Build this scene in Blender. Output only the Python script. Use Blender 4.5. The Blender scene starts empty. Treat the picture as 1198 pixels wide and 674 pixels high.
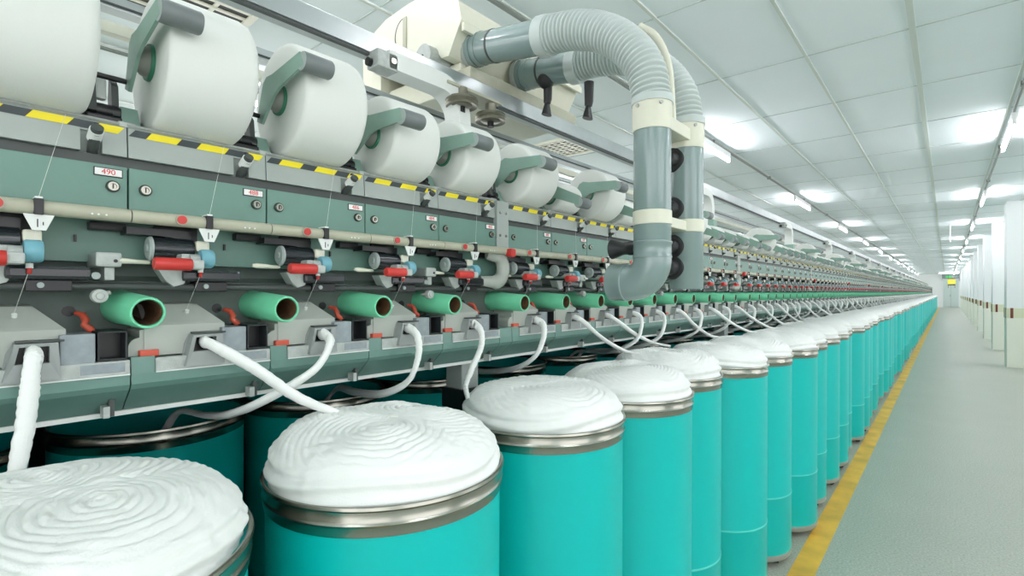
import bpy, bmesh, math, random
import numpy as np
from mathutils import Vector, Matrix
random.seed(7)
PI = math.pi
sc = bpy.context.scene
COL = sc.collection

# ------------------------------------------------------------------ materials
def lin(c):
    return tuple((x/12.92 if x <= .04045 else ((x+.055)/1.055)**2.4) for x in (v/255 for v in c)) + (1,)
def mat(name, rgb, rough=.5, metal=0, spec=.5, noise=0, nscale=30, bump=0, bscale=200, emit=0, coat=0):
    m = bpy.data.materials.new(name); m.use_nodes = True
    nt = m.node_tree; b = nt.nodes['Principled BSDF']
    c = lin(rgb)
    b.inputs['Base Color'].default_value = c
    b.inputs['Roughness'].default_value = rough
    b.inputs['Metallic'].default_value = metal
    b.inputs['Specular IOR Level'].default_value = spec
    b.inputs['Coat Weight'].default_value = coat
    if emit:
        b.inputs['Emission Color'].default_value = c
        b.inputs['Emission Strength'].default_value = emit
    if noise or bump:
        tc = nt.nodes.new('ShaderNodeTexCoord')
    if noise:
        n = nt.nodes.new('ShaderNodeTexNoise'); n.inputs['Scale'].default_value = nscale; n.inputs['Detail'].default_value = 4
        nt.links.new(tc.outputs['Object'], n.inputs['Vector'])
        r = nt.nodes.new('ShaderNodeValToRGB')
        r.color_ramp.elements[0].position = .3; r.color_ramp.elements[1].position = .7
        r.color_ramp.elements[0].color = tuple(max(0, x*(1-noise)) for x in c[:3]) + (1,)
        r.color_ramp.elements[1].color = tuple(min(1, x*(1+noise)) for x in c[:3]) + (1,)
        nt.links.new(n.outputs['Fac'], r.inputs['Fac']); nt.links.new(r.outputs['Color'], b.inputs['Base Color'])
    if bump:
        n2 = nt.nodes.new('ShaderNodeTexNoise'); n2.inputs['Scale'].default_value = bscale; n2.inputs['Detail'].default_value = 5
        nt.links.new(tc.outputs['Object'], n2.inputs['Vector'])
        bp = nt.nodes.new('ShaderNodeBump'); bp.inputs['Strength'].default_value = bump; bp.inputs['Distance'].default_value = .004
        nt.links.new(n2.outputs['Fac'], bp.inputs['Height']); nt.links.new(bp.outputs['Normal'], b.inputs['Normal'])
    return m
M = dict(
    green=mat('panel_green', (102,138,126), .42, noise=.05, nscale=12),
    green_dk=mat('deep_green', (62,96,84), .5, noise=.08, nscale=10),
    apron=mat('apron_green', (102,138,128), .3, noise=.06, nscale=14),
    grey=mat('panel_grey', (158,167,162), .4, noise=.03, nscale=12),
    greyd=mat('dark_grey', (70,76,74), .5),
    back=mat('back_plate', (92,104,98), .55, noise=.1, nscale=8),
    inlet=mat('inlet_grey', (150,156,154), .45, noise=.04, nscale=40),
    slate=mat('inlet_block_slate', (146,156,160), .5, metal=.15, noise=.14, nscale=50),
    dkduct=mat('dark_duct', (40,46,48), .5),
    bronze=mat('worn_pulley_metal', (128,126,112), .35, metal=.7, noise=.2, nscale=40),
    hub=mat('hub_grey', (128,132,124), .5),
    black=mat('black_plastic', (22,24,26), .35),
    rubber=mat('black_rubber', (34,36,37), .45),
    blackm=mat('black_roller', (30,36,40), .22, spec=.6),
    alu=mat('cast_aluminium', (176,182,178), .5, metal=.25, noise=.1, nscale=70, bump=.15, bscale=400),
    box=mat('spin_box_grey', (172,178,170), .45, noise=.03, nscale=10),
    duct=mat('duct_slate', (130,150,148), .22, spec=.6, coat=.4),
    ductl=mat('hose_grey', (190,200,197), .38),
    cream=mat('cream_paint', (220,220,202), .4, noise=.02),
    rail=mat('guide_rail_cream', (176,176,156), .4, noise=.05, nscale=40),
    white=mat('white_plastic', (226,230,226), .45),
    yarn=mat('yarn_white', (226,229,224), .75, spec=.2, bump=.12, bscale=500),
    sliver=mat('cotton_sliver', (242,245,242), .95, spec=.05, bump=.22, bscale=320),
    tube=mat('tube_green', (112,206,162), .42, noise=.04, nscale=30),
    kraft=mat('tube_inside', (100,72,46), .8, noise=.25, nscale=60),
    coregreen=mat('core_green', (48,120,90), .45),
    cradle=mat('cradle_green', (136,168,154), .45, noise=.05, nscale=30),
    grip=mat('grip_grey', (112,120,120), .4),
    gripcap=mat('grip_cap', (160,172,168), .5),
    red=mat('red_plastic', (196,52,46), .35),
    redbox=mat('red_catch', (200,84,62), .4),
    blue=mat('blue_roller', (112,170,184), .4),
    steel=mat('steel', (158,158,148), .24, metal=1),
    bsteel=mat('brushed_steel', (188,194,194), .3, metal=.85, noise=.08, nscale=6),
    yellow=mat('hazard_yellow', (240,222,20), .45),
    hblack=mat('hazard_black', (52,62,64), .45),
    teal=mat('can_turquoise', (0,188,182), .4, spec=.35),
    teald=mat('can_seam', (90,215,205), .4),
    canbase=mat('can_base_grey', (146,150,142), .45),
    ink=mat('red_ink', (214,70,60), .6),
    label=mat('label_white', (232,232,230), .5),
    lamp=mat('lamp_glow', (253,249,255), .5, emit=62),
    lampb=mat('lamp_body', (225,228,226), .4),
    conduit=mat('conduit_grey', (118,126,120), .4),
    seam=mat('tile_seam', (182,194,189), .6),
    tbar=mat('tee_bar', (202,211,204), .5),
    ceil=mat('ceiling_tile', (228,238,240), .8, spec=.2, noise=.015, nscale=1.5),
    wall=mat('wall_white', (236,241,240), .6),
    green_ex=mat('exit_green', (60,170,90), .5, emit=.6),
    colup=mat('column_white', (234,239,239), .5),
    collo=mat('column_cream', (232,234,220), .5),
    band=mat('column_band', (214,218,188), .5),
    brown=mat('band_mark_brown', (112,52,36), .5),
    doorm=mat('door_pale', (200,216,212), .4),
)
# floor: speckled terrazzo
m = mat('floor_terrazzo', (176,188,180), .42); M['floor'] = m
nt = m.node_tree; b = nt.nodes['Principled BSDF']
tc = nt.nodes.new('ShaderNodeTexCoord')
v1 = nt.nodes.new('ShaderNodeTexNoise'); v1.inputs['Scale'].default_value = 95; v1.inputs['Detail'].default_value = 3
v2 = nt.nodes.new('ShaderNodeTexNoise'); v2.inputs['Scale'].default_value = 2.2; v2.inputs['Detail'].default_value = 5
nt.links.new(tc.outputs['Object'], v1.inputs['Vector']); nt.links.new(tc.outputs['Object'], v2.inputs['Vector'])
r1 = nt.nodes.new('ShaderNodeValToRGB'); r1.color_ramp.elements[0].position = .35; r1.color_ramp.elements[1].position = .65
r1.color_ramp.elements[0].color = lin((164,168,155)); r1.color_ramp.elements[1].color = lin((194,197,185))
r2 = nt.nodes.new('ShaderNodeValToRGB'); r2.color_ramp.elements[0].color = (.86,.88,.86,1); r2.color_ramp.elements[1].color = (1.0,1.0,1.0,1)
nt.links.new(v1.outputs['Fac'], r1.inputs['Fac']); nt.links.new(v2.outputs['Fac'], r2.inputs['Fac'])
mx = nt.nodes.new('ShaderNodeMix'); mx.data_type = 'RGBA'; mx.blend_type = 'MULTIPLY'; mx.inputs[0].default_value = 1
nt.links.new(r1.outputs['Color'], mx.inputs[6]); nt.links.new(r2.outputs['Color'], mx.inputs[7]); nt.links.new(mx.outputs[2], b.inputs['Base Color'])
# worn yellow line
m = mat('line_yellow', (236,184,66), .5, noise=.2, nscale=5); M['line'] = m

# ------------------------------------------------------------------ mesh builder
class MB:
    def __init__(s): s.v = []; s.f = []; s.m = []; s.sm = []; s.mats = []
    def mi(s, m):
        if m not in s.mats: s.mats.append(m)
        return s.mats.index(m)
    def add(s, vs, fs, m, smooth=False):
        o = len(s.v); k = s.mi(m); s.v += [tuple(v) for v in vs]
        for f in fs: s.f.append([i+o for i in f]); s.m.append(k); s.sm.append(smooth)
    def box(s, x0, x1, y0, y1, z0, z1, m, bev=0):
        if bev:
            bm = bmesh.new(); bmesh.ops.create_cube(bm, size=1)
            for v in bm.verts:
                v.co = Vector(((x0+x1)/2+v.co.x*(x1-x0), (y0+y1)/2+v.co.y*(y1-y0), (z0+z1)/2+v.co.z*(z1-z0)))
            bmesh.ops.bevel(bm, geom=bm.edges[:], offset=bev, segments=2, affect='EDGES', profile=.6)
            bm.verts.index_update()
            s.add([v.co for v in bm.verts], [[v.index for v in f.verts] for f in bm.faces], m); bm.free(); return
        vs = [(x, y, z) for z in (z0, z1) for y in (y0, y1) for x in (x0, x1)]
        s.add(vs, [(0,2,3,1),(4,5,7,6),(0,1,5,4),(2,6,7,3),(0,4,6,2),(1,3,7,5)], m)
    def prism(s, poly, axis, a, b, m, smooth=False):
        # poly in the other two axes; extruded from a to b along axis
        def P(p, t):
            if axis == 'y': return (p[0], t, p[1])
            if axis == 'x': return (t, p[0], p[1])
            return (p[0], p[1], t)
        n = len(poly)
        ar = sum(poly[i][0]*poly[(i+1) % n][1]-poly[(i+1) % n][0]*poly[i][1] for i in range(n))
        if (ar > 0) != (axis != 'y'): poly = poly[::-1]
        if a > b: a, b = b, a
        vs = [P(p, a) for p in poly]+[P(p, b) for p in poly]
        s.add(vs, [tuple(reversed(range(n)))], m); s.f[-1] = list(s.f[-1])
        o = len(s.v)-2*n; k = s.mi(m)
        s.f.append([o+n+i for i in range(n)]); s.m.append(k); s.sm.append(False)
        s.add(vs, [(i, (i+1) % n, n+(i+1) % n, n+i) for i in range(n)], m, smooth)
    def sweep(s, pts, rad, m, seg=12, caps=True, up=None, squash=1, smooth=True):
        pts = [Vector(p) for p in pts]; n = len(pts)
        if not hasattr(rad, '__len__'): rad = [rad]*n
        rings = []; T0 = None; N = None
        for i in range(n):
            T = (pts[min(i+1, n-1)]-pts[max(i-1, 0)]).normalized()
            if N is None:
                u = Vector(up) if up else (Vector((0,0,1)) if abs(T.z) < .9 else Vector((1,0,0)))
                N = (u-T*u.dot(T)).normalized()
            else:
                N = (N-T*N.dot(T)).normalized()
            B = T.cross(N)
            rings.append([pts[i]+(N*math.cos(2*PI*j/seg)*squash+B*math.sin(2*PI*j/seg))*rad[i] for j in range(seg)])
        vs = [p for r in rings for p in r]
        s.add(vs, [(i*seg+j, i*seg+(j+1) % seg, (i+1)*seg+(j+1) % seg, (i+1)*seg+j) for i in range(n-1) for j in range(seg)], m, smooth)
        if caps:
            s.add(rings[0], [tuple(reversed(range(seg)))], m); s.add(rings[-1], [tuple(range(seg))], m)
    def cyl(s, p0, p1, r0, m, r1=None, seg=20, caps=True):
        s.sweep([p0, p1], [r0, r0 if r1 is None else r1], m, seg, caps)
    def lathe(s, prof, org, axis, m, seg=32, smooth=True, split=True):
        # prof: list of (r, t) along axis vector; consecutive segments; sharp corners split
        A = Vector(axis).normalized(); O = Vector(org)
        u = Vector((0,0,1)) if abs(A.z) < .9 else Vector((1,0,0))
        N = (u-A*u.dot(A)).normalized(); B = A.cross(N)
        # split profile at sharp corners
        runs = []; cur = [prof[0]]
        for i in range(1, len(prof)):
            cur.append(prof[i])
            if i < len(prof)-1:
                a = Vector((prof[i][0]-prof[i-1][0], prof[i][1]-prof[i-1][1])); c = Vector((prof[i+1][0]-prof[i][0], prof[i+1][1]-prof[i][1]))
                if a.length > 0 and c.length > 0 and a.angle(c) > .7:
                    runs.append(cur); cur = [prof[i]]
        runs.append(cur)
        for run in runs:
            vs = []
            for (r, t) in run:
                for j in range(seg):
                    a = 2*PI*j/seg; vs.append(O+A*t+(N*math.cos(a)+B*math.sin(a))*max(r, 1e-5))
            s.add(vs, [(i*seg+j, i*seg+(j+1) % seg, (i+1)*seg+(j+1) % seg, (i+1)*seg+j) for i in range(len(run)-1) for j in range(seg)], m, smooth)
    def ball(s, c, r, m, seg=14, sc_=(1,1,1)):
        vs = []; n = seg//2
        for i in range(n+1):
            a = PI*i/n
            for j in range(seg):
                b = 2*PI*j/seg
                vs.append((c[0]+r*sc_[0]*math.sin(a)*math.cos(b), c[1]+r*sc_[1]*math.sin(a)*math.sin(b), c[2]-r*sc_[2]*math.cos(a)))
        s.add(vs, [(i*seg+j, i*seg+(j+1) % seg, (i+1)*seg+(j+1) % seg, (i+1)*seg+j) for i in range(n) for j in range(seg)], m, True)
    def mesh(s, name):
        me = bpy.data.meshes.new(name); me.from_pydata(s.v, [], s.f)
        for m in s.mats: me.materials.append(M[m])
        me.polygons.foreach_set('material_index', s.m); me.polygons.foreach_set('use_smooth', s.sm)
        me.validate(); me.update(); return me
    def join(s, o, off=(0,0,0)):
        for f, k, sm_ in zip(o.f, o.m, o.sm):
            pass
        base = len(s.v); s.v += [(v[0]+off[0], v[1]+off[1], v[2]+off[2]) for v in o.v]
        mp = [s.mi(m) for m in o.mats]
        for f, k, sm_ in zip(o.f, o.m, o.sm): s.f.append([i+base for i in f]); s.m.append(mp[k]); s.sm.append(sm_)

def link(name, data, parent=None, loc=(0,0,0), rot=None):
    o = bpy.data.objects.new(name, data); COL.objects.link(o); o.location = loc
    if rot: o.rotation_euler = rot
    if parent: o.parent = parent
    return o
def tag(o, label, cat, group=None, kind=None):
    o['label'] = label; o['category'] = cat
    if group: o['group'] = group
    if kind: o['kind'] = kind
    return o
def struct(name, mb): 
    o = link(name, mb.mesh(name)); o['kind'] = 'structure'; return o
ORD = ['first','second','third','fourth','fifth','sixth','seventh','eighth','ninth','tenth','eleventh','twelfth','thirteenth','fourteenth','fifteenth','sixteenth','seventeenth','eighteenth','nineteenth','twentieth','twenty-first','twenty-second','twenty-third','twenty-fourth','twenty-fifth','twenty-sixth','twenty-seventh','twenty-eighth','twenty-ninth','thirtieth']

# ------------------------------------------------------------------ camera
F = 595.0; UV = 1108.0; PSI = math.atan((UV-599)/F); H = 1.41
cam = bpy.data.cameras.new('camera'); co = link('camera', cam, None, (0, 0, H), (PI/2, 0, PSI))
cam.sensor_width = 36; cam.lens = F/1198*36; cam.clip_start = .02; cam.clip_end = 300
cam.shift_y = (342-337)/1198
sc.camera = co

# ------------------------------------------------------------------ layout
G = .23; POST = .058; SEC = 10*G+POST
NU = 240
def ybase(k):
    # left seam of spinning unit k (k = 0 carries number 490)
    n = 0 if k < 5 else 1+(k-5)//10
    return .001+k*G+n*POST
YEND = ybase(NU)
def posts():
    p = []; k = 5
    while k <= NU: p.append(ybase(k)-POST); k += 10
    return p

# ------------------------------------------------------------------ room
CZ = 3.12; X0, X1, Y0, Y1 = -10.5, 3.4, -7.0, 62.0
mb = MB(); mb.box(X0-.2, X1+.2, Y0, Y1+.2, -.2, 0, 'floor'); struct('floor', mb)
mb = MB(); mb.box(X0-.2, X1+.2, Y0, Y1+.2, CZ, CZ+.15, 'ceil'); struct('ceiling', mb)
mb = MB(); mb.box(X1, X1+.2, Y0, Y1+.2, 0, 1.0, 'wall'); mb.box(X1, X1+.2, Y0, Y1+.2, 2.75, CZ, 'wall')
yy = Y0
while yy < Y1: mb.box(X1, X1+.2, yy, yy+.9, 1.0, 2.75, 'wall'); yy += 4.7
struct('wall_right', mb)
yy = Y0+.9; q = 1  # unseen windows, added to let daylight in from the right
while yy+3.8 < Y1+.2:
    mb = MB(); mb.box(X1+.05, X1+.1, yy, yy+3.8, 1.0, 1.06, 'wall'); mb.box(X1+.05, X1+.1, yy, yy+3.8, 2.69, 2.75, 'wall')
    for j in range(4): mb.box(X1+.05, X1+.1, yy+j*1.25, yy+j*1.25+.05, 1.06, 2.69, 'wall')
    struct('added_window_%d' % q, mb); q += 1; yy += 4.7
mb = MB(); mb.box(X0-.2, X1+.2, Y1, Y1+.2, 0, CZ, 'wall'); mb.box(-.36, .86, Y1-.25, Y1, 2.66, CZ, 'duct'); struct('wall_far', mb)
# ceiling tee bars, tiles 0.605 wide and 1.19 long
mb = MB(); xs = [.435-.605*i for i in range(-4, 16)]
for i, x in enumerate(xs):
    w = .017 if i == 5 else .010
    mb.box(x-w, x+w, Y0, Y1, CZ-.012, CZ+.01, 'tbar')
o = struct('trim_1', mb)
mb = MB(); y = 4.18-1.19*9
while y < Y1:
    mb.box(X0, X1, y-.004, y+.004, CZ-.004, CZ+.01, 'seam'); y += 1.19
struct('trim_2', mb)
# yellow aisle line painted on the floor
mb = MB(); mb.box(-.606, -.5, Y0, 60.5, 0, .002, 'line'); o = struct('trim_3', mb)

# door at the far end
mb = MB(); mb.box(-.32, .84, Y1-.06, Y1, .02, 2.5, 'doorm', .01)
for yy in (-.33, .86): mb.box(yy-.05, yy+.05, Y1-.1, Y1, 0, 2.6, 'colup')
mb.box(-.38, .91, Y1-.1, Y1, 2.5, 2.62, 'colup'); mb.box(.255, .265, Y1-.065, Y1-.055, .02, 2.5, 'conduit'); struct('door_1', mb)
mb = MB(); mb.box(.2,.22,Y1-.13,Y1-.05,1.0,1.2,'steel',.003); h_ = link('door_handle', mb.mesh('door_handle'), bpy.data.objects['door_1'])

# columns on the right of the aisle
CW = .52
def column_mesh():
    parts = {}
    a = MB(); a.box(0, CW, 0, CW, 0, .93, 'collo'); a.box(0, CW, 0, CW, 1.11, CZ, 'colup'); parts['shaft'] = a
    a = MB(); a.box(-.004, CW+.004, -.004, CW+.004, .93, 1.11, 'band'); parts['painted_band'] = a
    a = MB()
    for x in (.05, CW-.09): a.box(x, x+.04, -.009, .01, .925, 1.115, 'brown')
    for yy in (.05, CW-.09): a.box(-.009, .01, yy, yy+.04, .925, 1.115, 'brown')
    parts['corner_mark'] = a
    return {k: v.mesh(k) for k, v in parts.items()}
cm = column_mesh()
for i in range(-3, 12):
    yy = 13.3+3.85*i
    if yy > 60 or yy < 0 and i < -2: continue
    c = link('column', None, None, (.85, yy, 0)); c['kind'] = 'structure'
    for k, me in cm.items(): link(k, me, c)
    if i < 0: 
        c.location.x = 2.6      # nearer columns stand back against the right wall, outside the frame
for c in [o for o in bpy.data.objects if o.name.startswith('column')]:
    i = round((c.location.y-13.3)/3.85)
    nm = ['nearest square white column with cream lower half, at the right edge', 'second square column from the camera, right of the aisle', 'third square column from the camera, right of the aisle', 'fourth square column from the camera, right of the aisle']
    lab = nm[i] if 0 <= i < 4 else ('square column beside the wall behind the camera position' if i < 0 else 'one of the far square columns lined up toward the end wall')
    c.pop('kind', None) if False else None
    del c['kind']
    tag(c, lab, 'column', 'square columns along the aisle')

# lamps
def lamp_meshes():
    a = MB(); a.box(-.02, .02, -.62, .62, .028, .092, 'lampb', .004)
    for s in (-1, 1): a.box(-.014, .014, s*.61-.012, s*.61+.012, -.018, .03, 'lampb')
    b = MB(); b.cyl((0,-.598,0), (0,.598,0), .014, 'lamp', seg=12)
    return a.mesh('lamp_housing'), b.mesh('glass_tube')
lh, lt = lamp_meshes()
def lamp(x, y, z, label, group, rot=0):
    r = link('fluorescent_lamp', None, None, (x, y, z), (0, 0, rot)); tag(r, label, 'lamp', group)
    link('lamp_housing', lh, r); link('glass_tube', lt, r)
rows = [(.47, 7.2, 'right', 'above the aisle'), (-1.985, 5.7, 'left', 'above the machine'), (-4.4, 6.6, '', 'added above the space behind the machine'), (-7.0, 6.6, '', 'added above the space behind the machine'), (2.3, 5, '', 'added above the strip behind the columns')]  # last three rows are added to raise the hall's fill light
for ri, (x, ys, side, where) in enumerate(rows):
    if ri < 3 or True:
        a = MB(); a.cyl((x, Y0+.05, CZ-.034), (x, Y1-.3, CZ-.034), .014, 'conduit', seg=8)
        for q in range(28): a.box(x-.022, x+.022, Y0+1+q*2.35, Y0+1.04+q*2.35, CZ-.05, CZ-.013, 'conduit')
        c = link('conduit', a.mesh('conduit')); tag(c, ['grey ceiling conduit with lamps above the aisle','grey ceiling conduit with lamps above the machine','added grey ceiling conduit behind the machine, nearer row','added grey ceiling conduit behind the machine, farther row','added grey ceiling conduit behind the columns'][ri], 'conduit')
    n0 = -3
    for i in range(n0, 12):
        y = ys+4.7*i
        if y > Y1-1 or y < Y0+.7: continue
        if i < 0: lab = 'ceiling tube lamp behind or above the camera %s' % where
        elif ri < 2 and i < 7: lab = '%s lit tube lamp from the camera in the row %s' % (ORD[i], where)
        else: lab = 'small distant lit tube lamp far down the row %s' % where
        lamp(x, y, CZ-.14, lab, 'tube lamps '+where)
tag_l = lamp(.1, 55.0, CZ-.15, 'short-looking tube lamp set crosswise near the far end wall', None, PI/2)

# ceiling air grilles (X about -3.4)
def grille(y, label, cat='vent'):
    r = link('ceiling_vent', None, None, (-3.38, y, CZ)); tag(r, label, cat, 'ceiling vents above the machine')
    a = MB(); w = .3
    for s in (-1, 1):
        a.box(s*w-.02, s*w+.02, -w-.02, w+.02, -.02, 0, 'cream'); a.box(-w, w, s*w-.02, s*w+.02, -.02, 0, 'cream')
    link('frame', a.mesh('vent_frame'), r)
    a = MB(); a.box(-w, w, -w, w, -.004, 0, 'black'); link('backing', a.mesh('vent_backing'), r)
    a = MB()
    for i in range(6): a.box(-w+.075+i*.087, -w+.100+i*.087, -w, w, -.014, -.004, 'cream')
    for i in range(2 if y < 3 else 7): 
        q = (i+1)*.6/(3 if y < 3 else 8); a.box(-w, w, -w+q-.012, -w+q+.012, -.012, -.004, 'cream')
    link('slat', a.mesh('vent_slat'), r)
grille(1.05, 'dark slatted ceiling vent above the two nearest yarn packages')
grille(4.95, 'perforated ceiling vent seen left of the grey duct')
grille(9.0, 'ceiling vent further along, mostly behind the ducts')
# thin rod hanging from the ceiling, sign at the end of the aisle
mb = MB(); mb.cyl((.06, 17, CZ-.42), (.06, 17, CZ), .008, 'white', seg=8); mb.cyl((.06,17,CZ-.44),(.06,17,CZ-.4),.014,'white',seg=8)
tag(link('hanging_rod', mb.mesh('hanging_rod')), 'thin white rod hanging from the ceiling over the aisle', 'rod')
s = link('hanging_sign', None, None, (.28, 56, 0)); tag(s, 'yellow sign with a dark lower edge hanging at the aisle end', 'sign')
a = MB(); a.box(-.24, .24, -.03, .03, 2.08, 2.50, 'yellow', .01); link('panel', a.mesh('sign_panel'), s)
a = MB(); a.box(-.24, .24, -.035, .035, 1.98, 2.08, 'greyd')
for x in (-.21, .21): a.box(x-.015, x+.015, -.02, .02, 1.78, 1.98, 'greyd')
link('lower_frame', a.mesh('sign_frame'), s)
a = MB()
for x in (-.2, .2): a.cyl((x,0,2.48),(x,0,CZ),.01,'greyd',seg=6)
for z in (2.2, 2.36): a.box(-.16,.16,-.034,-.03,z,z+.04,'rail')
link('hanger', a.mesh('sign_hanger'), s)
a = MB(); a.box(-.1, .3, 60.9, 60.95, 2.72, 2.92, 'green_ex', .005); a.cyl((.1,60.93,2.9),(.1,60.93,CZ),.01,'greyd',seg=6)
tag(link('exit_sign', a.mesh('exit_sign')), 'small green sign near the ceiling above the far door', 'sign')

# ------------------------------------------------------------------ machine frame (one continuous machine)
mf = link('spinning_machine', None, None, (0, 0, 0)); tag(mf, 'long green and grey spinning machine frame running the whole hall', 'machine')
yA, yB = -.8, YEND+.05
a = MB()
a.prism([(-1.13,1.22),(-1.13,1.43),(-1.14,1.44),(-1.14,1.682),(-2.3,1.682),(-2.3,1.22)], 'y', yA, yB, 'back'); link('body', a.mesh('machine_body'), mf)
a = MB(); a.box(-1.139, -1.105, yA, yB, 1.462, 1.60, 'green'); link('recessed_panel', a.mesh('recessed_panel'), mf)
a = MB(); a.box(-1.139, -1.062, yA, yB, 1.618, 1.637, 'greyd'); link('channel', a.mesh('channel'), mf)
a = MB(); a.cyl((-1.075, yA, 1.42), (-1.075, yB, 1.42), .0065, 'greyd', seg=10); link('rod', a.mesh('cross_rod'), mf)
a = MB(); a.box(-1.135, -1.09, yA, yB, 1.199, 1.24, 'greyd'); a.box(-1.092, -1.082, yA, yB, 1.198, 1.206, 'white'); link('bottom_strip', a.mesh('bottom_strip'), mf)
a = MB(); a.cyl((-1.135, yA, 1.705), (-1.135, yB, 1.705), .016, 'black', seg=16); a.box(-2.3,-1.16, yA, yB, 1.682, 1.69, 'grey'); link('drive_shaft', a.mesh('drive_shaft'), mf)
a = MB(); a.box(-2.3, -2.0, yA, yB, 0, 1.22, 'green_dk'); link('plinth', a.mesh('plinth'), mf)
legm = MB(); legm.box(-.04, .03, -.035, .035, 0, 1.235, 'grey', .004); legm.box(-.05, .04, -.045, .045, 1.06, 1.12, 'black', .004); legm = legm.mesh('leg')
endm = MB(); endm.box(-1.9, -.98, yB, yB+1.6, 0, 1.75, 'green', .01); endm.box(-.982,-.975,yB+.2,yB+1.4,.2,1.5,'grey'); link('end_block', endm.mesh('end_block'), mf)
endm = MB(); endm.box(-2.3, -1.16, -3.2, yA, 0, 1.75, 'green', .01); link('end_block', endm.mesh('near_light_block'), mf)  # unseen block, added to keep light out from under the machine
# section posts
pm = {}
a = MB(); a.box(-1.14, -1.046, .002, POST-.002, 1.545, 1.692, 'grey', .002); 
for z in (1.585, 1.655):
    for yy in (.015, .042): a.cyl((-1.048, yy, z), (-1.044, yy, z), .004, 'steel', seg=10)
pm['face_plate'] = a.mesh('face_plate')
a = MB(); pts0 = [(-1.04, -.055+.06*math.cos(t)-.0, 1.47+.05*math.sin(t)) for t in [PI*.5-PI*1.15*q/14 for q in range(15)]]
a.sweep([(-1.07,-.02,1.528),(-1.062,.0,1.526)]+[(-1.06, .005+.04*math.cos(t), 1.484+.043*math.sin(t)) for t in [PI*.5-PI*1.05*q/14 for q in range(15)]]+[(-1.07,-.05,1.445)], [.014]+[.019]*15+[.016,.012], 'box', seg=14, squash=1.2)
pm['casting'] = a.mesh('casting')
a = MB(); a.box(-1.03,-1.006,.022,.047,1.518,1.544,'red',.007); pm['red_knob'] = a.mesh('red_knob')
a = MB(); a.prism([(-1.13,1.205),(-1.088,1.206),(-1.040,1.247),(-1.034,1.256),(-1.034,1.273),(-1.036,1.30),(-1.13,1.303)], 'y', .001, POST-.001, 'apron'); pm['apron_filler'] = a.mesh('apron_filler')
a = MB(); a.cyl((-1.035,0,1.537),(-1.035,POST,1.537),.011,'rail',seg=12); pm['rail_filler'] = a.mesh('rail_filler')
allp = posts()
pjoin = None
for i, py in enumerate(allp):
    g = link('section_post', None, mf, (0, py, 0))
    lab = ('%s grey section post with red knob between groups of green panels' % ORD[i]) if i < 3 else 'distant grey section post with red knob between panel groups'
    g['label'] = lab
    for k, me in pm.items():
        if i < 6 or k != 'apron_filler' or True: link(k, me, g)
    link('leg', legm, g, (-1.13, -.06, 0))

# ------------------------------------------------------------------ spinning unit, local y 0..G
U = {}
def up(name, mb): U[name] = (mb, mb.mesh(name))
a = MB(); a.box(-1.14, -1.05, .0012, G-.0012, 1.549, 1.62, 'green', .0015); up('front_panel', a)
for ln, yy in (('lock', .024), ('lock_right', .209)):
    a = MB()
    a.lathe([(.0,.004),(.0045,.004),(.0048,.0065),(.0072,.0065),(.0085,.004),(.009,0)], (-1.05, yy, 1.585), (1,0,0), 'steel', 18)
    a.cyl((-1.0495,yy,1.585),(-1.0475,yy,1.585),.0098,'black',seg=18)
    a.box(-1.047,-1.0445,yy-.0008,yy+.0008,1.581,1.589,'black')
    up(ln, a)
a = MB(); a.box(-1.051, -1.0485, .184, .2225, 1.6005, 1.6145, 'black', .0006); a.box(-1.049, -1.0478, .1855, .221, 1.602, 1.613, 'label'); up('number_plate', a)
# grey upper panel with a notch for the lever
a = MB(); zt, zb = 1.6885, 1.638
a.prism([(-1.14,zb),(-1.052,zb),(-1.056,zt),(-1.14,zt)], 'y', .001, .168, 'grey')
a.prism([(-1.14,zb),(-1.052,zb),(-1.056,zt),(-1.14,zt)], 'y', .196, G-.001, 'grey')
a.prism([(-1.14,1.672),(-1.0552,1.672),(-1.056,zt),(-1.14,zt)], 'y', .168, .196, 'grey')
a.prism([(-1.14,zb),(-1.072,zb),(-1.06,1.672),(-1.14,1.672)], 'y', .168, .196, 'grey')
up('upper_panel', a)
a = MB(); a.prism([(-1.112,1.689),(-1.057,1.6885),(-1.052,1.6915),(-1.056,1.696),(-1.112,1.698)], 'y', .001, G-.012, 'alu')
a.box(-1.10,-1.056,G-.012,G+.012,1.689,1.6985,'alu',.002); up('top_ledge', a)
# hazard tape
def tape(ys):
    a = MB(); n = .0
    def quad(y0, y1, sl, m, e=.0004):
        x0, x1 = -1.0540, -1.0552
        z0, z1 = 1.675, 1.6875
        xb = -1.052-.004*(z0-1.638)/(.0505)+e; xt = -1.052-.004*(z1-1.638)/(.0505)+e
        a.add([(xb, y0, z0), (xb, y1, z0), (xt, min(y1+sl, G-.002), z1), (xt, y0+sl, z1)], [(0,1,2,3)], m)
        a.add([(xb-.0008, y0, z0), (xb-.0008, y1, z0), (xt-.0008, min(y1+sl, G-.002), z1), (xt-.0008, y0+sl, z1)], [(3,2,1,0)], m)
    quad(.0015, .216, .01, 'hblack', .0004)
    for (p, q) in ys: quad(p, q, .009, 'yellow', .0008)
    return a
tpa = tape([(.026, .072), (.104, .152), (.184, .217)]); up('hazard_tape', tpa)
# thread lever
a = MB(); a.sweep([(-1.08,.187,1.636),(-1.045,.184,1.652),(-1.035,.184,1.664)], [.007,.008,.008], 'greyd', seg=12)
a.cyl((-1.046,.184,1.658),(-1.026,.184,1.668),.0098,'white',seg=18); a.cyl((-1.030,.184,1.664),(-1.020,.184,1.671),.0082,'greyd',seg=18)
a.box(-1.036,-1.03,.181,.187,1.672,1.681,'black',.001); up('thread_lever', a)
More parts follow.
